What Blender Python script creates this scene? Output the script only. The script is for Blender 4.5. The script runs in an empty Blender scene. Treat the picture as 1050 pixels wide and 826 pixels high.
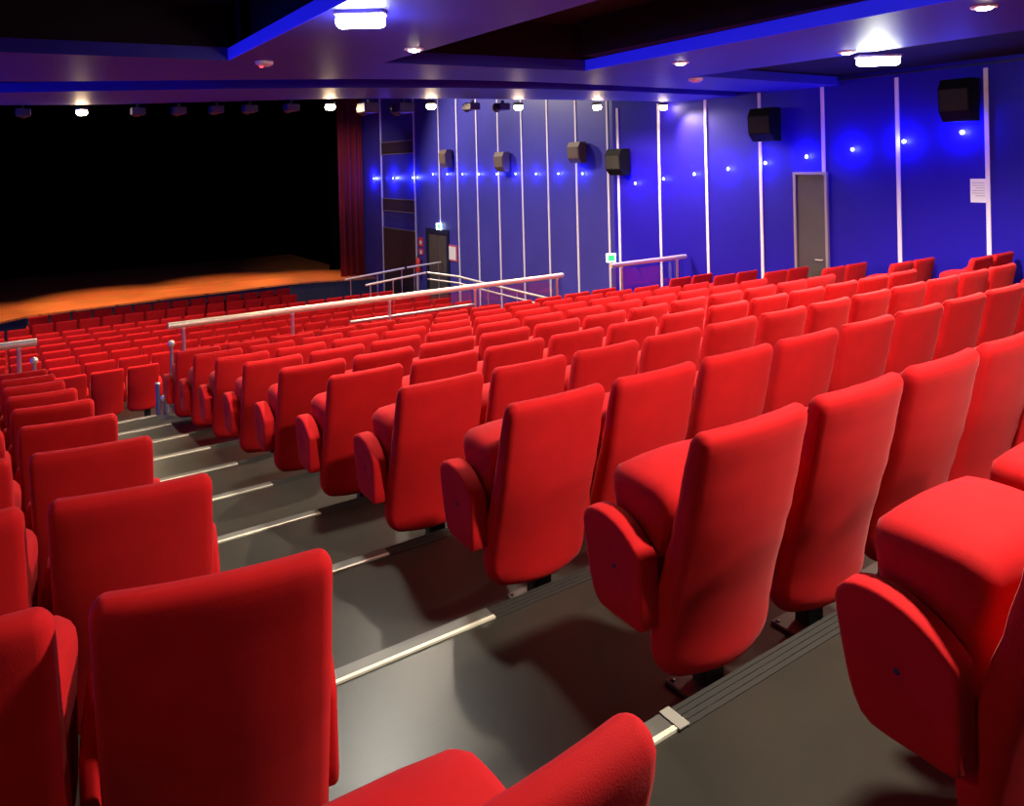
import bpy, bmesh, math, random
from mathutils import Vector, Matrix
random.seed(7)
ZO = 5.3                     # eye height above the auditorium's lowest floor
C = bpy.context.scene.collection
S = bpy.context.scene

# ------------------------------------------------------------------ helpers
def new_mesh(name, verts, faces, smooth=False):
    me = bpy.data.meshes.new(name)
    me.from_pydata([tuple(v) for v in verts], [], faces)
    bm = bmesh.new(); bm.from_mesh(me)
    bmesh.ops.remove_doubles(bm, verts=bm.verts, dist=1e-6)
    bmesh.ops.recalc_face_normals(bm, faces=bm.faces)
    bm.to_mesh(me); bm.free()
    if smooth:
        me.shade_smooth()
    return me

class MB:
    """collects boxes, tubes, prisms and rings that belong to one part"""
    def __init__(s): s.v = []; s.f = []
    def add(s, v, f):
        o = len(s.v); s.v += [tuple(p) for p in v]; s.f += [tuple(i + o for i in q) for q in f]
        return s
    def box(s, x0, x1, y0, y1, z0, z1):
        v = [(x, y, z) for x in (x0, x1) for y in (y0, y1) for z in (z0, z1)]
        return s.add(v, [(0,1,3,2),(4,6,7,5),(0,4,5,1),(2,3,7,6),(0,2,6,4),(1,5,7,3)])
    def bbox(s, x0, x1, y0, y1, z0, z1, b=.01, seg=2):
        bm = bmesh.new(); bmesh.ops.create_cube(bm, size=1)
        for q in bm.verts:
            q.co = Vector(((x0+x1)/2+q.co.x*(x1-x0), (y0+y1)/2+q.co.y*(y1-y0), (z0+z1)/2+q.co.z*(z1-z0)))
        bmesh.ops.bevel(bm, geom=bm.edges[:], offset=b, segments=seg, profile=.5, affect='EDGES')
        bm.verts.index_update()
        s.add([q.co[:] for q in bm.verts], [[q.index for q in f.verts] for f in bm.faces]); bm.free()
        return s
    def tube(s, pts, r, n=12, cap=True):
        pts = [Vector(p) for p in pts]; rings = []
        for i, p in enumerate(pts):
            if i == 0: t = pts[1]-p
            elif i == len(pts)-1: t = p-pts[i-1]
            else: t = (pts[i+1]-p).normalized()+(p-pts[i-1]).normalized()
            t.normalize()
            a = Vector((0,0,1)) if abs(t.z) < .9 else Vector((1,0,0))
            u = t.cross(a).normalized(); w = t.cross(u)
            rings.append([p+(u*math.cos(k*2*math.pi/n)+w*math.sin(k*2*math.pi/n))*r for k in range(n)])
        return s.rings(rings, cap)
    def rings(s, rings, cap=True):
        n = len(rings[0]); v = [p for r in rings for p in r]; f = []
        for i in range(len(rings)-1):
            for k in range(n):
                f.append((i*n+k, i*n+(k+1) % n, (i+1)*n+(k+1) % n, (i+1)*n+k))
        if cap:
            f.append(tuple(range(n-1, -1, -1))); f.append(tuple((len(rings)-1)*n+k for k in range(n)))
        return s.add(v, f)
    def lathe(s, prof, c=(0,0,0), n=20, axis='z'):
        R = []
        for r, h in prof:
            ring = []
            for k in range(n):
                a = 2*math.pi*k/n; x, y = r*math.cos(a), r*math.sin(a)
                p = {'z': (x, y, h), 'x': (h, x, y), 'y': (x, h, y)}[axis]
                ring.append((p[0]+c[0], p[1]+c[1], p[2]+c[2]))
            R.append(ring)
        return s.rings(R)
    def prism(s, poly, z0, z1):
        n = len(poly)
        v = [(x, y, z0) for x, y in poly]+[(x, y, z1) for x, y in poly]
        f = [tuple(range(n-1, -1, -1)), tuple(range(n, 2*n))]
        f += [(i, (i+1) % n, n+(i+1) % n, n+i) for i in range(n)]
        return s.add(v, f)
    def mesh(s, name, smooth=False): return new_mesh(name, s.v, s.f, smooth)
    def build(s, name, mat, parent=None, smooth=False, loc=None, angle=None):
        o = bpy.data.objects.new(name, s.mesh(name, smooth)); C.objects.link(o)
        if mat: o.data.materials.append(mat)
        if parent: o.parent = parent
        if loc: o.location = loc
        if angle:
            o.data.shade_smooth()
            o.data.set_sharp_from_angle(angle=math.radians(angle))
        return o

def tag(o, label=None, cat=None, group=None, kind=None):
    if label: o['label'] = label
    if cat: o['category'] = cat
    if group: o['group'] = group
    if kind: o['kind'] = kind
    return o
def empty(name, loc=(0,0,0), rz=0):
    o = bpy.data.objects.new(name, None); C.objects.link(o)
    o.location = loc; o.rotation_euler = (0,0,rz); o.empty_display_size = .1
    return o
def W(p): return Vector((p[0], p[1], p[2]+ZO))
def struct(o): o['kind'] = 'structure'; return o

ORD = ['', 'first','second','third','fourth','fifth','sixth','seventh','eighth','ninth','tenth','eleventh','twelfth','thirteenth',
       'fourteenth','fifteenth','sixteenth','seventeenth','eighteenth','nineteenth']

# ------------------------------------------------------------------ materials
def nodes(name):
    m = bpy.data.materials.new(name); m.use_nodes = True
    nt = m.node_tree; b = nt.nodes['Principled BSDF']
    return m, nt, b
def mat(name, col, rough=.5, metal=0, noise=0, nscale=8, bump=0, bscale=200, spec=.5, sheen=0, coat=0):
    m, nt, b = nodes(name)
    b.inputs['Base Color'].default_value = (*col, 1); b.inputs['Roughness'].default_value = rough
    b.inputs['Metallic'].default_value = metal; b.inputs['Specular IOR Level'].default_value = spec
    if sheen:
        b.inputs['Sheen Weight'].default_value = sheen; b.inputs['Sheen Roughness'].default_value = .35
        b.inputs['Sheen Tint'].default_value = (1, .35, .35, 1)
    tc = nt.nodes.new('ShaderNodeTexCoord')
    if noise:
        n = nt.nodes.new('ShaderNodeTexNoise'); n.inputs['Scale'].default_value = nscale; n.inputs['Detail'].default_value = 5
        nt.links.new(tc.outputs['Object'], n.inputs['Vector'])
        r = nt.nodes.new('ShaderNodeMapRange'); r.inputs[1].default_value = .3; r.inputs[2].default_value = .7
        r.inputs[3].default_value = 1-noise; r.inputs[4].default_value = 1+noise
        nt.links.new(n.outputs['Fac'], r.inputs[0])
        mx = nt.nodes.new('ShaderNodeVectorMath'); mx.operation = 'SCALE'; mx.inputs[0].default_value = col
        nt.links.new(r.outputs[0], mx.inputs['Scale']); nt.links.new(mx.outputs[0], b.inputs['Base Color'])
    if bump:
        n2 = nt.nodes.new('ShaderNodeTexNoise'); n2.inputs['Scale'].default_value = bscale; n2.inputs['Detail'].default_value = 2
        nt.links.new(tc.outputs['Object'], n2.inputs['Vector'])
        bp = nt.nodes.new('ShaderNodeBump'); bp.inputs['Strength'].default_value = bump; bp.inputs['Distance'].default_value = .002
        nt.links.new(n2.outputs['Fac'], bp.inputs['Height']); nt.links.new(bp.outputs[0], b.inputs['Normal'])
    return m
def emit(name, col, st):
    m, nt, b = nodes(name)
    b.inputs['Base Color'].default_value = (*col, 1)
    b.inputs['Emission Color'].default_value = (*col, 1); b.inputs['Emission Strength'].default_value = st
    return m

FAB = mat('red_velour', (.50, .0065, .0085), .85, noise=.07, nscale=9, bump=.25, bscale=420, spec=.15, sheen=.12)
BLK = mat('black_powder_coat', (.012, .012, .013), .45)
PLATE = mat('dark_foot_plate', (.09, .065, .055), .5, metal=.4)
BTN = mat('dark_button', (.02, .01, .05), .25)
BTNB = emit('blue_row_light', (.05, .05, 1), 1.2)
FLOOR = mat('dark_vinyl', (.036, .0325, .0255), .33, noise=.22, nscale=1.6, bump=.12, bscale=60, spec=.22)
RISER = FLOOR
NOSE = mat('nosing_aluminium', (.12, .112, .095), .5, noise=.1)
NOSEW = mat('nosing_white_insert', (.86, .80, .62), .4, noise=.08, nscale=20)
NOSED = mat('nosing_dark_rubber', (.035, .032, .028), .5)
NOSEL = mat('nosing_grey_ridge', (.16, .14, .11), .45, metal=.3)
NOSEL2 = mat('nosing_end_cap', (.34, .32, .27), .5)
BLUE = mat('blue_wall_paint', (.013, .006, .36), .42, noise=.06, nscale=1.2, spec=.22)
BLUEF = mat('greyer_blue_wall_paint', (.055, .050, .34), .40, noise=.10, nscale=.8, spec=.35)  # greyer, less saturated blue for the front stretch of wall
NAVY = mat('navy_fascia', (.006, .010, .045), .5)
TRIM = mat('white_trim_strip', (.80, .74, .84), .4)
CEIL = mat('ceiling_violet_paint', (.024, .023, .42), .5, noise=.05, nscale=2, spec=.3)
CEILD = mat('ceiling_black', (.007, .006, .012), .8, spec=.2)
LIP = emit('glowing_blue_lip', (.012, .012, .75), .55)  # beam lips glow by themselves to imitate blue uplight on their edges
STEEL = mat('brushed_steel', (.86, .78, .64), .40, metal=.55, noise=.05, nscale=30)
SATIN = mat('satin_post', (.62, .58, .60), .35, metal=.85)
BLUEM = mat('blue_grey_post', (.22, .22, .42), .4, metal=.4)
CURT = mat('dark_red_curtain', (.22, .008, .010), .9, sheen=.1)
BLACKC = mat('black_curtain', (.0018, .0018, .0024), .95, spec=.03)
SPK = mat('speaker_black', (.0015, .0015, .0025), .7, spec=.15)
SPKB = mat('speaker_brown', (.13, .085, .07), .6)
GRILL = mat('speaker_grille', (.006, .0055, .007), .8, bump=.6, bscale=300)
DOORG = mat('grey_door', (.07, .062, .062), .42, noise=.08, nscale=3)
DOORF = mat('door_frame', (.42, .36, .36), .35, metal=.5)
PANB = mat('dark_brown_panel', (.055, .032, .040), .5)
PAPER = mat('paper', (.82, .82, .84), .7)
INK = mat('grey_ink', (.45, .45, .5), .7)
PINK = mat('pink_poster_frame', (.60, .10, .18), .5)
REDS = mat('red_fire_sign', (.75, .05, .04), .5)
GREEN = emit('exit_green', (.03, .45, .14), 1.5)
EXITW = emit('exit_white', (.75, 1.0, .9), 5)
LEDB = emit('blue_led', (.22, .30, 1.0), 45)
WARM = emit('warm_lamp_glow', (1.0, .78, .50), 55)
WHITE = emit('white_lamp_glow', (.93, 1.0, .86), 45)
DL = emit('downlight_glow', (1.0, .86, .66), 40)
DET = mat('white_plastic', (.75, .72, .78), .4)
DETR = emit('red_led', (1, .05, .05), 4)

def wood():
    m, nt, b = nodes('stage_boards')
    tc = nt.nodes.new('ShaderNodeTexCoord')
    mp = nt.nodes.new('ShaderNodeMapping'); mp.inputs['Scale'].default_value = (1, 1, 1)
    nt.links.new(tc.outputs['Object'], mp.inputs[0])
    br = nt.nodes.new('ShaderNodeTexBrick'); br.inputs['Scale'].default_value = 1
    br.inputs['Brick Width'].default_value = 2.4; br.inputs['Row Height'].default_value = .14
    br.inputs['Mortar Size'].default_value = .006
    br.inputs['Color1'].default_value = (.50, .155, .045, 1); br.inputs['Color2'].default_value = (.40, .11, .03, 1)
    br.inputs['Mortar'].default_value = (.16, .05, .02, 1)
    nt.links.new(mp.outputs[0], br.inputs[0])
    n = nt.nodes.new('ShaderNodeTexNoise'); n.inputs['Scale'].default_value = 1.3
    nt.links.new(tc.outputs['Object'], n.inputs[0])
    mx = nt.nodes.new('ShaderNodeMix'); mx.data_type = 'RGBA'; mx.blend_type = 'MULTIPLY'; mx.inputs[0].default_value = .5
    nt.links.new(br.outputs[0], mx.inputs[6]); nt.links.new(n.outputs['Color'], mx.inputs[7])
    nt.links.new(mx.outputs[2], b.inputs['Base Color']); b.inputs['Roughness'].default_value = .5
    return m
WOOD = wood()
def glass():
    m = bpy.data.materials.new('clear_glass'); m.use_nodes = True; nt = m.node_tree
    for n in list(nt.nodes):
        if n.type == 'BSDF_PRINCIPLED': nt.nodes.remove(n)
    out = [n for n in nt.nodes if n.type == 'OUTPUT_MATERIAL'][0]
    t = nt.nodes.new('ShaderNodeBsdfTransparent'); t.inputs[0].default_value = (.90, .93, .93, 1)
    g = nt.nodes.new('ShaderNodeBsdfGlossy'); g.inputs['Roughness'].default_value = .0
    fr = nt.nodes.new('ShaderNodeFresnel'); fr.inputs[0].default_value = 1.9
    ge = nt.nodes.new('ShaderNodeNewGeometry'); mm = nt.nodes.new('ShaderNodeMath'); mm.operation = 'MULTIPLY_ADD'
    mm.inputs[1].default_value = -1; nt.links.new(ge.outputs['Backfacing'], mm.inputs[0]); mm.inputs[2].default_value = 1
    m2 = nt.nodes.new('ShaderNodeMath'); m2.operation = 'MULTIPLY'; nt.links.new(fr.outputs[0], m2.inputs[0]); nt.links.new(mm.outputs[0], m2.inputs[1])
    mx = nt.nodes.new('ShaderNodeMixShader')
    nt.links.new(m2.outputs[0], mx.inputs[0]); nt.links.new(t.outputs[0], mx.inputs[1]); nt.links.new(g.outputs[0], mx.inputs[2])
    nt.links.new(mx.outputs[0], out.inputs[0])
    return m
GLASS = glass()

# ------------------------------------------------------------------ auditorium geometry (eye at z = 0 before the ZO lift)
RISE = .1617
NY = 1.577                                   # front edge of the platform carrying row 0
def level(k): return -1.646-RISE*k           # floor under row k (between nosing k-1 and nosing k)
XW2, XW1, YRET = 10.95, 12.27, 12.33
XL = -6.0
def frontz(Y): return -3.37-.0694*(Y-14.6)-1.0      # floor height in the front block
FROWS = [14.70, 15.88, 17.06, 18.24, 19.42, 20.60, 21.78, 24.30, 26.75]
XAISLE = -4.43 

# floor: the tribune tiers
m = MB()
tiers = [(NY+.055+k-1, NY+.055+k, level(k)) for k in range(-4, 10)]
pts = []
for y0, y1, z in tiers: pts += [(y0, z), (y1, z)]
y_end = tiers[-1][1]
prof = pts+[(y_end, -5.6), (tiers[0][0], -5.6)]
n = len(prof)
v = [(XL, y, z+ZO) for y, z in prof]+[(XW2, y, z+ZO) for y, z in prof]
f = [tuple(range(n)), tuple(range(2*n-1, n-1, -1))]+[(i, n+i, n+(i+1) % n, (i+1) % n) for i in range(n)]
m.add(v, f)
struct(m.build('floor', FLOOR))
# stairs from the tribune down to the cross aisle
m = MB()
nst = 6; zs = level(9); zb = frontz(13.5)
for i in range(nst):
    z = zs-(i+1)*(zs-zb)/(nst+1)
    m.box(.55, 1.65, y_end+i*.27, y_end+(i+1)*.27, -5.6+ZO, z+ZO)
struct(m.build('floor', FLOOR))
# front block floor: flat cross aisle, then shallow tiers, then flat to the stage
m = MB()
edges = [y_end]+[y-.62 for y in FROWS]
lv = [frontz(13.5)]+[frontz(y) for y in FROWS]
for i in range(len(edges)):
    y0 = edges[i]; y1 = edges[i+1] if i+1 < len(edges) else 30
    m.box(XL, XW1, y0, y1, -5.9+ZO, lv[i]+ZO)
struct(m.build('floor', FLOOR))

m = MB().box(10.45, XW1, 13.9, 24.2, -5.9+ZO, -4.6+ZO)
struct(m.build('floor', FLOOR))
# stage
ZS = -4.35
edge = [(-6, 25.6), (-1.5, 26.4), (-.054, 27.40), (.62, 27.94), (1.70, 28.12), (5.2, 28.5), (9.05, 28.77), (10.0, 28.62), (10.77, 28.3), (12.27, 27.9)]
m = MB().prism(edge+[(12.27, 40), (-6, 40)], ZS-.06+ZO, ZS+ZO)
struct(m.build('floor_stage', WOOD))
m = MB().prism([(x, y+.04) for x, y in edge]+[(12.2, 39.9), (-5.9, 39.9)], -5.9+ZO, ZS-.06+ZO)
struct(m.build('wall_stage_front', NAVY))

# walls
struct(MB().box(XW2, XW2+.2, -3.5, YRET, -5.6+ZO, 2.4+ZO).build('wall_right', BLUE))
struct(MB().box(XW2+.2, XW1, YRET-.2, YRET, -5.6+ZO, 4+ZO).build('wall_right_return', BLUE))
struct(MB().box(XW1, XW1+.2, YRET-.2, 29.2, -5.9+ZO, 4+ZO).build('wall_right_front', BLUEF))
struct(MB().box(XL-.2, XL, -3.5, 40, -5.9+ZO, 4+ZO).build('wall_left', BLUE))
struct(MB().box(XL, XW2+.2, -3.7, -3.5, -5.6+ZO, 2.4+ZO).build('wall_back', BLUE))
struct(MB().box(XL-.2, 16, 40, 40.2, -5.9+ZO, 4+ZO).build('wall_stage_back', BLACKC))
struct(MB().box(15.8, 16, 29.2, 40, -5.9+ZO, 4+ZO).build('wall_stage_side', BLACKC))
struct(MB().box(XL-.2, 16, 12, 40.2, 4+ZO, 4.2+ZO).build('ceiling_stage', CEILD))
struct(MB().box(XW1, 16, 29.2, 29.4, -5.9+ZO, 4+ZO).build('wall_proscenium', BLACKC))

# trim strips on the right walls
k = 0
def trim(b, mt=TRIM):
    global k
    k += 1
    return struct(b.build('trim_%d' % k, mt))
P = 1.2*1.0139
w2y = [(12.0-i*1.2)*1.0139 for i in range(8)]
for i, y in enumerate(w2y):
    trim(MB().box(XW2-.018, XW2-.0005, y-.028, y+.028, -5.2+ZO if i < 2 else -4+ZO, 1.12+ZO))
for i in range(8):
    y = 22.52-i*P
    trim(MB().box(XW1-.018, XW1-.0005, y-.03, y+.03, frontz(13.5)+ZO if y < 13.6 else -5.0+ZO, 3.5+ZO))
for y in (24.34, 27.16):
    trim(MB().box(XW1-.03, XW1-.0005, y-.035, y+.035, -5.0+ZO, 3.5+ZO))
trim(MB().box(XW2-.05, XW2-.0005, -3.4, 10.2, 1.165+ZO, 1.19+ZO), NAVY)

# dark bands and the lower dark panel between the two wide trims
for z0, z1 in ((.46, .92), (-1.68, -1.22), (-4.9, -2.33)):
    trim(MB().box(XW1-.02, XW1-.0005, 24.39, 27.11, z0+ZO, z1+ZO), PANB)
for z in (.46, .92, -1.68, -1.22, -2.33):
    trim(MB().box(XW1-.028, XW1-.0205, 24.39, 27.11, z-.02+ZO, z+.02+ZO), DOORF)

# ------------------------------------------------------------------ ceiling
ZC = 1.1
bot = [(-6, 17.2), (-3, 15.9), (0, 14.31), (1.61, 13.65), (3.02, 12.63), (4.5, 11.6), (6.06, 11.09), (7.67, 10.76), (9.15, 10.50), (10.94, 10.25)]
t90 = [(-6, 15.0), (-3, 13.7), (0, 12.13), (1.35, 11.38), (2.56, 10.67), (3.95, 10.02), (5.22, 9.55), (6.56, 9.21), (8.2, 9.0), (10.94, 9.0)]
d82 = [(-6, 13.6), (-3, 12.3), (0, 10.74), (1.2, 10.18), (2.31, 9.63), (3.56, 9.02), (4.7, 8.62), (5.94, 8.4), (7.66, 8.35), (10.94, 8.35)]
far = [(-6, 8.9), (1.95, 7.9), (1.95, 7.45), (3.42, 7.45), (5.95, 7.15), (7.75, 7.0), (10.94, 7.0)]
m = MB()
m.prism(bot+t90[::-1], ZC+ZO, ZC+.13+ZO)
m.prism(d82+far[::-1], ZC+ZO, ZC+.13+ZO)
m.prism([(1.95, -3.5), (3.42, -3.5), (3.42, 7.45), (1.95, 7.45)], ZC+ZO, ZC+.13+ZO)
m.prism([(5.5, -3.5), (7.85, -3.5), (7.75, 7.01), (5.95, 7.16)], ZC+ZO, ZC+.13+ZO)
m.prism([(-6, -3.5), (-2.6, -3.5), (-2.6, 8.48), (-6, 8.9)], ZC+ZO, ZC+.13+ZO)
struct(m.build('ceiling', CEIL))
m = MB().prism([(-6, -3.5), (XW2, -3.5), (XW2, 10.24)]+bot[::-1][1:], ZC+.55+ZO, ZC+.7+ZO)
m.prism([(-6, 17.15), (-6, 17.3)]+[(x, y+.1) for x, y in bot[1:]]+[(10.94, 10.26)]+[(x, y+.02) for x, y in bot[::-1][1:]], ZC+.03+ZO, ZC+2.9+ZO)
# upper coffer sides
for a, b, c, d in ((1.95, 3.42, -3.5, 7.45), (5.62, 7.72, -3.5, 7.0)):
    m.box(a+.06, b-.06, c, d-.1, ZC+.131+ZO, ZC+.56+ZO)
m.prism(far+[(x, y+.2) for x, y in far[::-1]], ZC+.131+ZO, ZC+.56+ZO)
m.box(7.80, XW2, -3.5, 6.99, ZC+.15+ZO, ZC+.3+ZO)
struct(m.build('ceiling_coffer', CEILD))
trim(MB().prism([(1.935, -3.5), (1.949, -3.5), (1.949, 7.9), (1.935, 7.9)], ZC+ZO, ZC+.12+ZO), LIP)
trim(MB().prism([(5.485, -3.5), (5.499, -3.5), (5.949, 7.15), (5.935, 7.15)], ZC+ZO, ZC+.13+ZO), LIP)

# ------------------------------------------------------------------ step nosings
for kk in range(-1, 10):
    y = NY+kk; z = level(kk)+ZO
    xl = .9 if kk >= 0 else .62
    if kk == 9: xl = .55
    trim(MB().box(xl-.42, 1.60, y+.0042, y+.061, z, z+.007).box(xl-.42, 1.60, y+.0552, y+.061, z-.03, z), NOSE)
    trim(MB().box(xl-.42, 1.60, y-.013, y+.004, z, z+.0085), NOSEW)
    if kk <= 8:
        # dark ridged edge under the seats of the right block
        b = MB().box(1.60, 8.52, y-.02, y+.061, z, z+.004)
        for q in (.052, .030, .008): b.box(1.601, 8.52, y+.06-q-.01, y+.06-q+.002, z+.004, z+.008)
        b.box(1.601, 8.52, y+.0552, y+.061, z-.03, z)
        trim(b, NOSED)
    if kk == 0:
        trim(MB().box(1.585, 1.625, y-.022, y+.063, z+.0087, z+.012), NOSEL2)

# ------------------------------------------------------------------ the cinema seat
def rrect(hw, th, r, cy, bulge, z, nx=9, nc=4):
    """rounded rectangle ring in plan; its back (low y) bows towards the rear"""
    p = []
    r = min(r, th*.499, hw*.499)
    x1, y1 = hw-r, th/2-r
    def arc(cx, cyy, a0):
        for i in range(nc+1):
            a = a0+math.pi/2*i/nc
            p.append((cx+r*math.cos(a), cyy+r*math.sin(a)))
    arc(x1, y1, 0)
    for i in range(1, nx): p.append((x1-2*x1*i/nx, th/2))
    arc(-x1, y1, math.pi/2); arc(-x1, -y1, math.pi)
    for i in range(1, nx): p.append((-x1+2*x1*i/nx, -th/2))
    arc(x1, -y1, 1.5*math.pi)
    return [(x, y+cy-bulge*(1-(x/hw)**2), z) for x, y in p]

def interp(tab, z):
    for (a, *A), (b, *B) in zip(tab, tab[1:]):
        if a <= z <= b:
            t = (z-a)/(b-a); t2 = t*t*(3-2*t)*.5+t*.5
            return [p+(q-p)*t2 for p, q in zip(A, B)]
    return tab[-1][1:] if z > tab[-1][0] else tab[0][1:]

def make_backrest():
    #      z     rear  thick  bulge
    tab = [(.18, .150, .075, .060), (.30, .142, .088, .058), (.42, .115, .092, .050), (.56, .074, .090, .042),
           (.68, .036, .086, .034), (.83, .001, .080, .026), (1.02, -.042, .072, .018)]
    lv = [.186,.190,.200,.216,.24,.27,.31,.36,.42,.48,.54,.6,.66,.72,.78,.84,.9,.945]
    R = []
    for z in lv:
        rear, th, b = interp(tab, z)
        hw = .253
        s = 1
        if z < .29:                       # rounded lower corners
            q = (.29-z)/.108; hw -= .085*(1-math.sqrt(max(0, 1-q*q))); s = max(.35, math.sqrt(max(.05, 1-(max(0, (.222-z)/.038))**2)))
        R.append(rrect(hw, th*s, .030, rear+th/2, b, z))
    rear, th, b = interp(tab, .95)
    for a in (15, 30, 45, 60, 75, 86):
        a = math.radians(a)
        z = .962+.045*math.sin(a)
        rear, th, b = interp(tab, z)
        R.append(rrect(.253-.030*(1-math.cos(a)), max(.02, th*(.25+.75*math.cos(a))), .030, rear+th/2+.002, b, z))
    return MB().rings(R).mesh('backrest', True)
def make_cushion():
    # tipped-up seat: a thick pad standing in front of the backrest, rounded over its top
    sec = [(.225,.385),(.21,.43),(.195,.52),(.165,.62),(.142,.70),(.140,.745),(.155,.776),(.195,.795),(.28,.803),(.34,.803),(.385,.797),(.408,.782),
           (.414,.755),(.405,.66),(.385,.55),(.362,.45),(.345,.40),(.30,.372)]
    cx = sum(p[0] for p in sec)/len(sec); cz = sum(p[1] for p in sec)/len(sec)
    R = []
    for x, s in ((-.236,.70),(-.234,.80),(-.228,.89),(-.215,.955),(-.19,1.0),(-.1,1.0),(0,1.0),(.1,1.0),(.19,1.0),(.215,.955),(.228,.89),(.234,.80),(.236,.70)):
        d = (1-s)*.24
        ring = []
        for y, z in sec:
            vy, vz = cx-y, cz-z; L = math.hypot(vy, vz)
            crown = .018*(1-(x/.236)**2)-.010 if z > .74 else 0
            ring.append((x, y+vy/L*min(d, L*.6), z+vz/L*min(d, L*.6)+crown))
        R.append(ring)
    return MB().rings(R).mesh('seat_cushion', True)
ARM = [(.166,.572),(.170,.590),(.185,.606),(.212,.630),(.245,.652),(.275,.666),(.305,.675),(.335,.680),(.365,.681),(.395,.677),(.420,.667),(.438,.648),(.445,.625),
       (.441,.585),(.430,.520),(.416,.455),(.402,.415),(.385,.385),(.360,.369),(.312,.364),(.25,.364),(.20,.362),(.176,.364),(.167,.374),(.166,.42),(.166,.50)]
def make_arm(th, sec=ARM, tuft=False):
    cx = sum(p[0] for p in sec)/len(sec); cz = sum(p[1] for p in sec)/len(sec)
    R = []
    h = th/2
    for x, d in ((-h, .022), (-h+.0006,.013), (-h+.004, .005), (-h+.010, .001), (-.006, 0), (.006, 0), (h-.010, .001), (h-.004, .005), (h-.0006, .013), (h, .022)):
        ring = []
        for y, z in sec:
            vy, vz = cx-y, cz-z; L = math.hypot(vy, vz)
            ring.append((x, y+vy/L*d, z+vz/L*d))
        R.append(ring)
    b = MB().rings(R, cap=False)
    n = len(sec); o = len(b.v)
    # side faces closed with a slightly dished centre
    for base, x in ((0, -h), ((len(R)-1)*n, h)):
        mid = []
        ci = len(b.v)
        for s, dep in ((.55, .002), (.10, .010)):
            for j in range(n):
                y, z = R[0][j][1], R[0][j][2]
                b.v.append((x-math.copysign(dep if tuft else 0, x), cx+(y-cx)*s, cz+(z-cz)*s))
        for j in range(n):
            a, c = base+j, base+(j+1) % n
            d, e = ci+j, ci+(j+1) % n
            g, hh = ci+n+j, ci+n+(j+1) % n
            b.f.append((a, c, e, d)); b.f.append((d, e, hh, g))
        b.f.append(tuple(ci+n+j for j in range(n)))
    return b.mesh('armrest', True)
def make_post(): 
    b = MB().bbox(.035, .135, .250, .310, .0, .34, .006)
    b.box(-.16, .16, .22, .31, .33, .37)
    return b.mesh('pedestal')
def make_foot():
    b = MB().bbox(-.045, .14, .225, .36, .0, .014, .003)
    for x, y in ((-.026,.243),(-.026,.34),(.123,.243),(.123,.34)): b.lathe([(.001,.012),(.009,.012),(.009,.019),(.001,.021)], (x, y, 0), 8)
    return b.mesh('foot_plate')
ME = dict(back=make_backrest(), cush=make_cushion(), arm=make_arm(.08, tuft=True),
          slim=make_arm(.044), post=make_post(), foot=make_foot())
b = MB().lathe([(.002,0),(.007,0),(.008,.003),(.007,.006),(.002,.008)], (0,0,0), 14, 'x'); ME['btn'] = b.mesh('button', True)
for kx, mm in (('back',FAB),('cush',FAB),('arm',FAB),('slim',FAB),('post',BLK),('foot',PLATE),('btn',BTN)): ME[kx].materials.append(mm)

def child(name, me, par, loc=(0,0,0)):
    o = bpy.data.objects.new(name, me); C.objects.link(o); o.parent = par; o.location = loc
    return o
def seat_proto(end):
    r = empty('cinema_seat')
    child('backrest', ME['back'], r); child('seat_cushion', ME['cush'], r)
    if end in ('L', 'LR'):
        a = child('armrest', ME['arm'], r, (-.2865, 0, 0)); child('button', ME['btn'], a, (-.0315, .30, .52))
    else:
        child('armrest', ME['slim'], r, (-.2865, 0, 0))
    if end == 'RI':
        a = child('armrest', ME['slim'], r, (.262, 0, 0)); child('button', ME['btn'], a, (.008, .30, .52))
    if end in ('R', 'LR'):
        a = child('armrest', ME['arm'], r, (.2865, 0, 0)); child('button', ME['btn'], a, (.0225, .30, .52))
    child('pedestal', ME['post'], r); child('foot_plate', ME['foot'], r)
    return r
PROTO = {}
def copy_tree(o, parent=None):
    c = o.copy(); C.objects.link(c)
    if parent: c.parent = parent
    for ch in o.children: copy_tree(ch, c)
    return c
def seat(x, y, z, end, label, group, rz=0):
    if end not in PROTO:
        r = PROTO[end] = seat_proto(end)
    else:
        r = copy_tree(PROTO[end])
    r.location = (x, y, z+ZO); r.rotation_euler = (0, 0, rz)
    return tag(r, label, 'cinema seat', group)

def rowname(k):                                  # rows of the tribune named from the rail at their front
    return ORD[10-k]
NSEAT = 12
# right block: 12 seats a row between the stair aisle and the side aisle
for k in range(0, 10):
    nn = {0: 3, 1: 6, 2: 10}.get(k, NSEAT)
    for i in range(nn):
        end = 'L' if i == 0 else ('R' if i == 11 else 'M')
        if i == 0:
            lab = 'red aisle-end seat on the right of the stairs, %s row from the long rail' % rowname(k)
        else:
            lab = 'red seat in the right block, %s from the stairs, %s row from the long rail' % (ORD[i+1], rowname(k))
        seat(1.912+.573*i, 1.54+k-1+(.075 if k == 0 else 0), level(k), end, lab, 'red cinema seats in the right block')
# two-seat wing along the right wall
for k in range(3, 10):
    for i, x in enumerate((10.0, 10.565)):
        lab = 'dark red wall-side seat, %s the wall, %s row from the short rail' % (('farther from', 'next to')[i], rowname(k))
        seat(x, 1.54+k-1, level(k), 'L' if i == 0 else 'R', lab, 'pairs of seats along the right wall')
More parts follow.
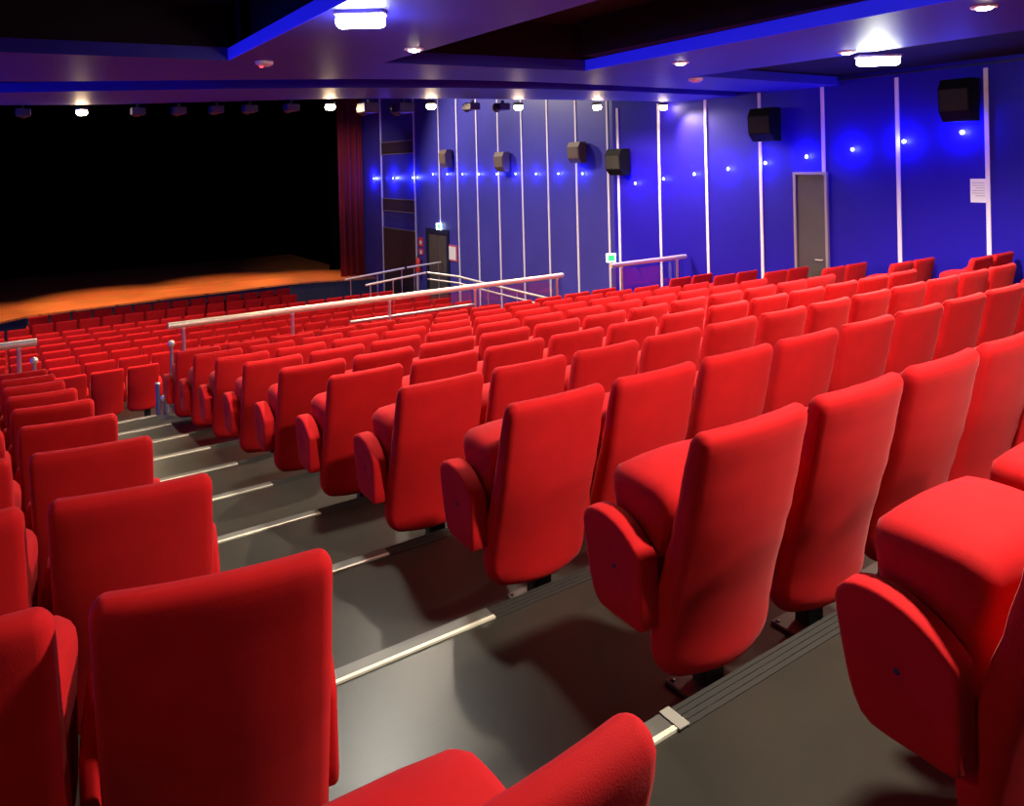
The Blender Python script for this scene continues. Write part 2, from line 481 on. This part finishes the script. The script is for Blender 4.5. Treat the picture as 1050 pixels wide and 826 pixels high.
# left block, only the two seats nearest the aisle can be seen
for k in range(9, -1, -1):
    for i in range(2):
        phi = math.radians(-(12, 12, 9, 8, 7, 6, 5, 5, 5, 5)[k])
        xr = .592-.0215*k; yr = -.03 + .012*k
        d = .232+.512*i
        lab = ('red aisle-end seat on the left of the stairs, %s row from the left rail' if i == 0 else
               'red seat one in from the stairs on the left, %s row from the left rail') % rowname(k)
        o = seat(xr-d*math.cos(phi), 1.54+k-1+yr+.03-d*math.sin(phi), level(k), 'RI' if i == 0 else 'M', lab, 'red cinema seats in the left block', phi)
        o.scale = (.90, 1, 1)
        if k == 0:                    # the seat just in front of the eye stands straight
            o.scale = (1, 1, 1); o.rotation_euler = (0, 0, 0); o.location = (.362-.573*i, .655, level(0)+ZO)
            for c in o.children:
                if c.name.startswith('seat_cushion'): c.location = (0, -.03, -.03)
                if c.name.startswith('armrest') and i == 0: c.location = (.25, -.07, -.05)
# front block down by the stage
FW = .562
for j, Y in enumerate(FROWS):
    i0, i1 = (0, 14) if j == 8 else ((-2, 13) if j == 7 else ((-2, 3) if j == 0 else (-2, 17)))
    for i in range(i0, i1):
        x = .626+FW*(i+.5)
        dy = -.45 if (j == 7 and i < 0) else 0
        lab = 'red seat in the front block, %s row from the stage, %s from its left end' % (ORD[9-j], ORD[i-i0+1])
        seat(x, Y+dy, lv[j+1], 'R' if i == i1-1 else 'M', lab, 'red cinema seats in the front block')

# ------------------------------------------------------------------ rails
def guard_rail(name, x0, x1, y, zt, zf, posts, label, panes, mid=None):
    r = empty(name, (x0, y, zf+ZO))
    L = lambda x, z: (x-x0, 0, z-zf)
    MB().tube([L(x0, zt), L(x1, zt)], .042, 14).build('handrail', STEEL, r, True, angle=40)
    for px in posts:
        p = MB().tube([L(px, zf+.012), L(px, zt-.03)], .022, 12).build('post', SATIN, r, angle=40)
        MB().lathe([(.001,0),(.06,0),(.06,.012),(.001,.012)], L(px, zf), 16).build('base_plate', SATIN, p, angle=40)
        MB().lathe([(.001,-.06),(.027,-.06),(.027,-.028),(.001,-.02)], L(px, zt), 14).build('bracket', STEEL, p, angle=40)
    for a, b in panes:
        MB().box(a-x0, b-x0, .028, .038, .06, zt-zf-.07).build('glass_pane', GLASS, r)
    if mid:
        a, b, z = mid
        MB().tube([L(a, z), L(b, z)], .02, 10).build('lower_bar', SATIN, r, angle=40)
    return tag(r, label, 'railing')
guard_rail('guard_rail', 1.74, 8.06, 10.45, -1.955, level(9), [1.92, 3.33, 4.79, 6.28, 7.93],
           'long steel guard rail with glass panes in front of the right block',
           [(1.75, 3.3), (3.36, 4.76), (4.82, 6.25), (6.31, 8.05)], (4.17, 6.28, -2.235))
guard_rail('guard_rail', 8.94, 10.83, 10.2, -1.85, level(9), [9.2, 10.6],
           'short steel guard rail in front of the seats beside the right wall', [(8.96, 10.8)])
guard_rail('guard_rail', -1.9, .33, 10.45, -1.94, level(9), [-1.7, -.75, .15],
           'steel guard rail at the far left, in front of the left block', [(-1.88, .32)])

def ball_post(x, y, z0, z1, label):
    r = empty('knob_post', (x, y, z0+ZO))
    MB().tube([(0,0,0),(0,0,z1-z0)], .02, 12).build('post', SATIN, r, angle=40)
    MB().lathe([(.004,-.045),(.03,-.035),(.045,0),(.03,.035),(.004,.045)], (0,0,z1-z0), 16).build('knob', STEEL, r, True)
    return tag(r, label, 'post', 'knob posts at the foot of the stairs')
ball_post(1.80, 10.62, frontz(13.5), -2.215, 'tall knob-topped post beside the left end of the long rail')
ball_post(1.70, 10.62, frontz(13.5), -2.90, 'short knob-topped post under the left end of the long rail')
ball_post(.30, 10.62, frontz(13.5), -2.19, 'knob-topped post under the right end of the left rail')
for i, x in enumerate((1.76, 1.865)):
    r = empty('stair_bollard', (x, 11.5, frontz(13.5)+ZO))
    MB().tube([(0,0,0),(0,0,-2.93-frontz(13.5))], .028, 14).build('shaft', BLUEM, r, angle=40)
    MB().lathe([(.001,0),(.033,0),(.036,.02),(.024,.035),(.001,.038)], (0,0,-2.945-frontz(13.5)), 14).build('cap', SATIN, r, angle=40)
    tag(r, ('left' if i == 0 else 'right')+' one of two blue-grey metal posts at the foot of the stairs', 'post', 'blue-grey stair posts')

def handrail(path, zf, label, posts, r=.032, lower=None):
    o = empty('ramp_handrail', (path[0][0], path[0][1], zf+ZO))
    q = [(p[0]-path[0][0], p[1]-path[0][1], p[2]-zf) for p in path]
    MB().tube(q, r, 12).build('handrail', STEEL, o, angle=40)
    if lower:
        MB().tube([(p[0], p[1], p[2]-lower) for p in q], r*.8, 10).build('lower_bar', STEEL, o, angle=40)
    for (x, y, z) in posts:
        MB().tube([(x-path[0][0], y-path[0][1], 0), (x-path[0][0], y-path[0][1], z-zf)], .018, 10).build('post', SATIN, o, angle=40)
    return tag(o, label, 'railing', 'handrails of the side ramp')
handrail([(8.81, 22.45, -3.47), (10.85, 22.45, -3.31)], frontz(22), 'farther ramp handrail, sloping up from the stage corner', [(9.0,22.45,-3.46),(9.9,22.45,-3.38),(10.75,22.45,-3.32)])
handrail([(10.95, 22.45, -3.30), (12.2, 22.45, -3.24)], frontz(22), 'ramp handrail ending at the grey double door', [(11.2,22.45,-3.29),(12.1,22.45,-3.25)])
handrail([(8.46, 20.0, -3.31), (10.36, 20.0, -3.15)], frontz(20)-.1, 'nearer ramp handrail, just above the front block seats', [(8.6,20,-3.3),(9.3,20,-3.24),(10.1,20,-3.18)], .03)
handrail([(10.42, 20.0, -3.15), (10.9, 19.0, -3.21), (11.0, 17.62, -3.27), (11.0, 14.2, -3.30)], frontz(16)-.2, 'long handrail running along the blue wall behind the long rail',
         [(10.9,19,-3.21),(11,17.6,-3.27),(11,16.2,-3.28),(11,14.8,-3.29)], .03, .19)

# ------------------------------------------------------------------ wall fixtures
def speaker(name, y0, y1, z0, z1, X, dep, mt, label, grp, tilt=12):
    """wedge-shaped wall speaker; wall at X, cabinet towards -x"""
    cy, cz = (y0+y1)/2, (z0+z1)/2; hy, hz = (y1-y0)/2, (z1-z0)/2
    r = empty(name, (X-.06, cy, cz+ZO))
    t = math.tan(math.radians(tilt))*hz
    sec = [(-.0, -hz), (-dep*.62, -hz), (-dep, -hz*.55), (-dep-.02+t*0, hz*.55), (-dep*.8, hz), (0, hz)]
    v = [(x, -hy, z) for x, z in sec]+[(x, hy, z) for x, z in sec]
    n = len(sec)
    MB().add(v, [tuple(range(n)), tuple(range(2*n-1, n-1, -1))]+[(i, n+i, n+(i+1) % n, (i+1) % n) for i in range(n)]).build('cabinet', mt, r)
    MB().add([(-dep-.008, -hy*.9, -hz*.5), (-dep-.008, hy*.9, -hz*.5), (-dep-.028, hy*.9, hz*.5), (-dep-.028, -hy*.9, hz*.5),
              (-dep+.01, -hy*.9, -hz*.5), (-dep+.01, hy*.9, -hz*.5), (-dep-.01, hy*.9, hz*.5), (-dep-.01, -hy*.9, hz*.5)],
             [(0,1,2,3),(4,7,6,5),(0,4,5,1),(2,6,7,3),(0,3,7,4),(1,5,6,2)]).build('grille', GRILL if mt is SPK else mt, r)
    MB().box(0, .0595, -.05, .05, -.08, .08).build('bracket', BLK, r)
    return tag(r, label, 'loudspeaker', grp)
s_ = 1.0139
for (y0, y1, z0, z1, l) in ((21.55, 21.98, -.08, .50, 'small brown wall speaker nearest the stage curtain'),
                            (18.2, 18.66, -.23, .34, 'middle one of three brown speakers on the front wall'),
                            (14.75, 15.2, -.03, .50, 'brown wall speaker just above the last bay before the wall corner')):
    speaker('wall_speaker', y0, y1, z0, z1, XW1, .24, SPKB, l, 'brown wall speakers')
for (y0, y1, z0, z1, l) in ((11.75, 12.2, -.30, .25, 'small black wall speaker above the lit exit sign'),
                            (8.05, 8.5, .27, .83, 'black wall speaker up on the wall left of the grey door'),
                            (4.93, 5.33, .42, .99, 'large black wall speaker above the white paper notice')):
    speaker('wall_speaker', y0, y1, z0, z1, XW2, .27, SPK, l, 'black wall speakers', 14)

led1 = [(27.9, -.462), (26.07, -.44), (24.46, -.418)]+[(22.98-i*1.0, -.30) for i in range(9)]
led2 = [(11.65-i*.808, -.474+i*.0938) for i in range(9)]
def led(X, y, z, label, grp, big):
    r = empty('wall_led', (X, y, z+ZO))
    MB().lathe([(.001,-.012),(.035,-.012),(.03,-.0005),(.001,-.0005)], (0,0,0), 16, 'x').build('bezel', SATIN, r, angle=40)
    MB().lathe([(.001,-.026),(.015,-.022),(.024,-.0122),(.001,-.0122)], (0,0,0), 12, 'x').build('lens', LEDB, r, True)
    tag(r, label, 'wall light', grp)
    li = bpy.data.lights.new('blue_led_light', 'POINT'); li.color = (.04, .05, 1); li.energy = big; li.shadow_soft_size = .03
    o = bpy.data.objects.new('blue_led_light', li); C.objects.link(o); o.location = (X-.10, y, z+ZO)
for i, (y, z) in enumerate(led1):
    led(XW1-(.03 if 24.39 < y < 27.1 else 0), y, z, '%s blue wall light from the red curtain, on the front stretch of wall' % ORD[i+1], 'blue wall lights by the stage', 70 if i < 3 else 14)
for i, (y, z) in enumerate(led2):
    led(XW2, y, z, '%s blue wall light from the wall corner, rising along the right wall' % ORD[i+1], 'blue wall lights on the right wall', 15+i*1.5)

def exit_sign(loc, w, h, rz, label):
    r = empty('exit_sign', W(loc), rz)
    MB().bbox(-w/2, w/2, -.03, .03, -h/2, h/2, .008).build('housing', EXITW, r)
    # running figure and arrow on both faces
    for s in (-1, 1):
        b = MB()
        y0, y1 = (-.034, -.0305) if s < 0 else (.0305, .034)
        b.box(-w*.42, w*.05, y0, y1, -h*.36, h*.36)
        b.box(w*.12, w*.40, y0, y1, -h*.08, h*.08)
        b.prism([(w*.40, y0), (w*.40, y1), (w*.44, y1), (w*.44, y0)], -h*.03, h*.03)
        b.build('pictogram', GREEN, r)
    return tag(r, label, 'exit sign', 'lit exit signs')
exit_sign((XW2-.02, 12.37, -2.08), .32, .18, math.radians(-25), 'lit exit sign projecting from the blue wall corner by the short rail')
exit_sign((XW1-.06, 22.55, -2.05), .30, .22, math.radians(90), 'lit exit sign above the grey double door')

# doors
r = empty('door_1', (XW2, 7.54, level(6)+ZO)); struct(r)
MB().box(-.025, -.0005, -.27, .27, 0, 2.31).build('door_leaf', DOORG, r)
MB().box(-.05, -.0005, -.31, -.265, 0, 2.36).box(-.05, -.0005, .265, .31, 0, 2.36).box(-.05, -.0005, -.265, .265, 2.315, 2.36).build('door_frame', DOORF, r)
MB().tube([(-.03, -.2, .95), (-.08, -.2, .95), (-.08, -.1, .95)], .01, 8).build('door_handle', STEEL, r, angle=40)
zf = -4.6
r = empty('door_2', (XW1, 22.75, zf+ZO)); struct(r)
for a, b in ((-.64, -.005), (.005, .64)):
    MB().box(-.02, -.0005, a, b, 0, 2.28).build('door_leaf', DOORG, r)
MB().box(-.05, -.0005, -.80, -.645, 0, 2.45).box(-.05, -.0005, .645, .80, 0, 2.45).box(-.05, -.0005, -.645, .645, 2.285, 2.45).build('door_frame', NAVY, r)
MB().tube([(-.02, -.08, 1.0), (-.06, -.08, 1.0), (-.06, -.08, 1.25)], .012, 8).build('door_handle', STEEL, r, angle=40)

# notices
r = empty('paper_notice', (XW2, 4.99, -.52+ZO))
MB().box(-.004, -.0005, -.105, .105, -.16, .16).build('sheet', PAPER, r)
b = MB()
for i in range(6): b.box(-.0052, -.0041, -.08, .08-(.04 if i % 3 == 2 else 0), .10-i*.035, .112-i*.035)
b.build('text_lines', INK, r)
tag(r, 'white paper notice on the right wall below the large black speaker', 'notice')
r = empty('framed_notice', (XW1, 21.78, -2.88+ZO))
MB().box(-.03, -.0005, -.34, .34, -.26, .26).build('frame', PINK, r)
MB().box(-.034, -.0302, -.27, .27, -.21, .21).build('sheet', PAPER, r)
tag(r, 'pink-framed white notice to the right of the grey double door', 'notice')
for i, (z, l) in enumerate(((-2.68, 'upper red fire sign left of the grey double door'), (-3.02, 'lower red fire sign left of the grey double door'))):
    r = empty('fire_sign', (XW1, 24.0, z+ZO))
    MB().box(-.02, -.0005, -.17, .17, -.15 if i == 0 else -.10, .15 if i == 0 else .10).build('plate', REDS, r)
    MB().box(-.024, -.0202, -.08, .06, -.08, .05).build('pictogram', PAPER, r)
    tag(r, l, 'sign', 'red fire signs')
r = empty('fire_extinguisher', (XW1-.13, 24.0, -3.72+ZO))
MB().lathe([(.02,0),(.085,.0),(.09,.03),(.09,.40),(.06,.46),(.03,.48),(.03,.52),(.02,.53)], (0,0,0), 18).build('cylinder', REDS, r, angle=40)
MB().box(-.02,.02,-.07,.05,.53,.56).box(-.015,.015,-.09,.02,.57,.59).build('valve', BLK, r)
MB().tube([(0,.05,.54),(0,.12,.45),(0,.12,.2)], .012, 8).build('hose', BLK, r, angle=40)
MB().box(.09,.1295,-.03,.03,.1,.4).build('bracket', BLK, r)
tag(r, 'red fire extinguisher on the wall left of the grey double door', 'fire extinguisher')

# ------------------------------------------------------------------ curtain, backdrop
def curtain(name, x0, x1, y, z0, z1, mt, wave, amp, label):
    b = MB(); nseg = int((x1-x0)/wave*12)
    top = []
    for i in range(nseg+1):
        x = x0+(x1-x0)*i/nseg
        a = amp*(math.sin(2*math.pi*(x-x0)/wave)+.3*math.sin(2*math.pi*(x-x0)/wave*2.3+1))
        top.append((x, y+a))
    v = []; 
    for off in (0, .012):
        for x, yy in top: v += [(x, yy+off, z0+ZO), (x, yy+off, z1+ZO)]
    n = len(top); f = []
    for o in (0, 2*n):
        for i in range(n-1): f.append((o+2*i, o+2*i+2, o+2*i+3, o+2*i+1))
    for i in range(n-1):
        f.append((2*i, 2*n+2*i, 2*n+2*i+2, 2*i+2)); f.append((2*i+1, 2*i+3, 2*n+2*i+3, 2*n+2*i+1))
    f += [(0, 1, 2*n+1, 2*n), (2*n-2, 4*n-2, 4*n-1, 2*n-1)]
    o = b.add(v, f).build(name, mt, None, True)
    return tag(o, label, 'curtain')
curtain('stage_curtain', 11.22, 12.24, 28.95, ZS+.005, 3.6, CURT, .26, .07, 'dark red stage curtain gathered beside the blue front wall')
curtain('backdrop_curtain', -5.9, 15.7, 38.6, ZS+.005, 3.9, BLACKC, .5, .09, 'black curtain across the back of the stage')
curtain('side_curtain', 11.6, 15.6, 31.2, ZS+.005, 3.9, BLACKC, .4, .08, 'black side curtain behind the red stage curtain')

# ------------------------------------------------------------------ ceiling fixtures
def spot(name, loc, energy, col, size=.06, angle=120, blend=.8, rot=(0,0,0)):
    li = bpy.data.lights.new(name, 'SPOT'); li.energy = energy; li.color = col; li.shadow_soft_size = size
    li.spot_size = math.radians(angle); li.spot_blend = blend
    o = bpy.data.objects.new(name, li); C.objects.link(o); o.location = loc; o.rotation_euler = rot
    return o
def point(name, loc, energy, col, size=.08):
    li = bpy.data.lights.new(name, 'POINT'); li.energy = energy; li.color = col; li.shadow_soft_size = size
    o = bpy.data.objects.new(name, li); C.objects.link(o); o.location = loc
    return o
lamps = [(1.23, 14.3), (4.84, 11.9), (6.45, 11.35), (8.16, 11.05), (9.5, 10.75), (10.6, 10.62)]
lamps = [(1.17, 14.25), (4.62, 12.1), (6.2, 11.5), (7.86, 11.27), (9.33, 10.8), (10.75, 10.5)]
LN = ['hanging alone above the left of the stage', 'above the red stage curtain', 'second right of the curtain', 'third right of the curtain', 'fourth right of the curtain', 'nearest the right wall']
for i, (x, y) in enumerate(lamps):
    z = 1.055
    r = empty('surface_downlight', (x, y+.12, z+ZO))
    MB().lathe([(.001,.045),(.09,.045),(.09,.0),(.07,-.005),(.001,-.005)], (0,0,.0), 18).build('canister', BLK, r, angle=40)
    MB().lathe([(.001,-.006),(.075,-.006),(.085,-.05),(.06,-.085),(.001,-.095)], (0,0,0), 18).build('lens', WARM, r, True)
    MB().box(-.02,.02,-.1,.0,.0,.04).build('bracket', BLK, r)
    tag(r, 'warm round lamp under the curved ceiling edge, '+LN[i], 'ceiling lamp', 'warm lamps along the curved ceiling edge')
    if i < 5: spot('bulkhead_lamp_light', (x, y+.12, z-.12+ZO), (900,700,600,600,600)[i], (1, .74, .46), .07, 165, .4)
    else: spot('bulkhead_lamp_light', (x-.15, y, z-.12+ZO), 330, (1, .80, .60), .07, 100, .8, (Vector((10.95, 8.9, -.9))-Vector((x-.15, y, z-.12))).to_track_quat('-Z', 'Y').to_euler())
    point('bulkhead_glow_light', (x, y+.12, z-.14+ZO), 14 if i < 5 else 3, (1, .66, .36), .07)
# small stage spotlights under the curved edge
sx = [(.35, 14.15), (1.9, 13.5), (2.45, 13.15), (2.95, 12.8), (3.4, 12.5), (3.95, 12.1), (5.05, 11.55), (5.6, 11.4), (6.75, 11.1), (7.3, 11.0)]
for i, (x, y) in enumerate(sx):
    s = 1.35 if i in (6, 7) else 1
    r = empty('stage_spotlight', (x, y+.06, 1.06+ZO))
    MB().bbox(-.10*s, .10*s, -.10*s, .14*s, -.13*s, -.01, .015).build('housing', mat('spotlight_housing', (.03,.03,.10), .4) if i == 0 else bpy.data.materials['spotlight_housing'], r)
    MB().lathe([(.02,.14*s),(.075*s,.14*s),(.085*s,.20*s),(.02,.20*s)], (0,0,-.07*s), 14, 'y').build('lens_hood', BLK, r, angle=40)
    MB().box(-.02, .02, -.02, .02, -.01, .04).build('mount', BLK, r)
    tag(r, '%s small dark stage spotlight from the left, under the curved ceiling edge' % ORD[i+1], 'spotlight', 'stage spotlights under the ceiling edge')
# recessed downlights
dls = [(3.27, 6.44, 'recessed downlight under the middle ceiling beam'), (6.46, 6.09, 'recessed downlight at the far end of the right ceiling beam'),
       (7.5, 4.7, 'recessed downlight on the right ceiling beam beside the bright white lamp'), (6.2, 2.76, 'recessed downlight on the right ceiling beam, nearest the upper picture edge')]
for i, (x, y, l) in enumerate(dls):
    x = min(x, 3.3) if i == 0 else x
    r = empty('downlight', (x, y, ZC+ZO))
    MB().lathe([(.055,-.0005),(.095,-.0005),(.09,-.014),(.06,-.016),(.055,-.008)], (0,0,0), 22).build('ring', DET, r, angle=40)
    MB().lathe([(.001,-.002),(.054,-.002),(.048,-.026),(.001,-.036)], (0,0,0), 18).build('bulb', DL, r, True)
    tag(r, l, 'downlight', 'recessed ceiling downlights')
    spot('downlight_light', (x, y, ZC-.05+ZO), (480, 480, 620, 760)[i], (1, .86, .68), .05, 140, .7)
# bright white emergency fittings
for i, (x, y, z, L, l, e) in enumerate(((2.15, 5.05, ZC, .36, 'bright white bulkhead lamp under the middle ceiling beam', 150),
                                   (7.95, 4.62, ZC-.02, .46, 'bright white bulkhead lamp on the edge of the right ceiling beam', 190))):
    r = empty('emergency_downlight', (x, y, z+ZO), math.radians(-35))
    MB().bbox(-L/2, L/2, -.07, .07, -.03, -.0005, .008).build('base', DET, r)
    MB().bbox(-L/2+.01, L/2-.01, -.06, .06, -.115, -.0305, .03, 3).build('diffuser', WHITE, r)
    tag(r, l, 'ceiling lamp', 'bright white bulkhead lamps')
    spot('emergency_light', (x, y, z-.13+ZO), e*(2.7, 5.4)[i], (1, .93, .80), .10, 150, .7)
    point('emergency_glow', (x, y, z-.16+ZO), 26, (.96, 1, .86), .08)
# detectors
r = empty('smoke_detector', W((2.277, 7.84, ZC)))
MB().lathe([(.001,-.0005),(.09,-.0005),(.085,-.03),(.05,-.05),(.001,-.052)], (0,0,0), 18).build('housing', DET, r, angle=40)
MB().lathe([(.001,-.053),(.02,-.053),(.012,-.065),(.001,-.066)], (-.03,0,0), 10).build('indicator', DETR, r)
tag(r, 'smoke detector with red light at the end of the middle beam', 'smoke detector')
r = empty('smoke_detector', W((7.92, 7.2, ZC)))
MB().lathe([(.001,-.0005),(.10,-.0005),(.095,-.03),(.05,-.055),(.001,-.058)], (0,0,0), 18).build('housing', DET, r, angle=40)
tag(r, 'pale round smoke detector at the end of the right beam', 'smoke detector')

# lamps of the room behind and left of the view
for (x, y, e) in ((-2.0, 1.0, 50), (4.6, -1.8, 330), (-3.2, 7.0, 120), (2.8, .75, 620), (8.3, -.5, 300)):
    spot('downlight_light', (x, y, ZC-.05+ZO), e, (1, .90, .76), .10, 160, .5)
# lamps over the front block, above the curved ceiling edge
for (x, y, e, tx, ty, a) in ((7.4, 22.5, 2600, 12.2, 18.0, 100), (3.0, 19.0, 900, 3, 18, 100), (-.5, 18.0, 2800, -.5, 18, 100), (8.8, 17.5, 900, 9.5, 16, 110), (7.5, 22, 900, 12, 29, 50)):  # last spot is an extra one, added to brighten the red curtain
    d = Vector((tx, ty, -2.5))-Vector((x, y, 3.7))
    spot('hall_light', (x, y, 3.7+ZO), e, (1, .88, .74), .10, a, .7, d.to_track_quat('-Z', 'Y').to_euler())
# unseen blue lights added along the left wall to tint the ceiling
for i in range(6):
    point('blue_ceiling_fill', (-5.8, 9.0+i*1.4, .2-.06*i+ZO), 150, (.04, .05, 1), .05)
# stage lights
for (x, y, tx, ty, e, a) in ((2.5, 26.5, 3, 29.6, 9000, 40), (6.5, 26.5, 7, 30.0, 8000, 40), (10, 27, 9.8, 29.6, 4500, 36), (-1, 25, -.6, 28.3, 6500, 38)):
    d = Vector((tx, ty, ZS))-Vector((x, y, 3.4))
    spot('stage_light', (x, y, 3.4+ZO), e, (1, .56, .24), .1, a, .9, d.to_track_quat('-Z', 'Y').to_euler())

# ------------------------------------------------------------------ world, camera
w = bpy.data.worlds.new('World'); S.world = w; w.use_nodes = True
w.node_tree.nodes['Background'].inputs[0].default_value = (.02, .02, .05, 1); w.node_tree.nodes['Background'].inputs[1].default_value = .3
yaw, pt, rl, fpx, cyp = .5938, -.0067, -.0244, 780.76, 172.75
F = Vector((math.sin(yaw)*math.cos(pt), math.cos(yaw)*math.cos(pt), math.sin(pt)))
Rt = Vector((math.cos(yaw), -math.sin(yaw), 0)); U = Rt.cross(F)
R2 = Rt*math.cos(rl)+U*math.sin(rl); U2 = U*math.cos(rl)-Rt*math.sin(rl)
cd = bpy.data.cameras.new('camera'); co = bpy.data.objects.new('camera', cd); C.objects.link(co)
M = Matrix((R2, U2, -F)).transposed().to_4x4(); M.translation = Vector((0, 0, ZO))
co.matrix_world = M
cd.sensor_width = 36; cd.lens = fpx/1050*36; cd.shift_y = -(413-cyp)/1050; cd.clip_start = .05; cd.clip_end = 200
S.camera = co
S.view_settings.view_transform = 'Standard'; S.view_settings.look = 'None'; S.view_settings.exposure = 0; S.view_settings.gamma = 1
S.view_settings.use_curve_mapping = False
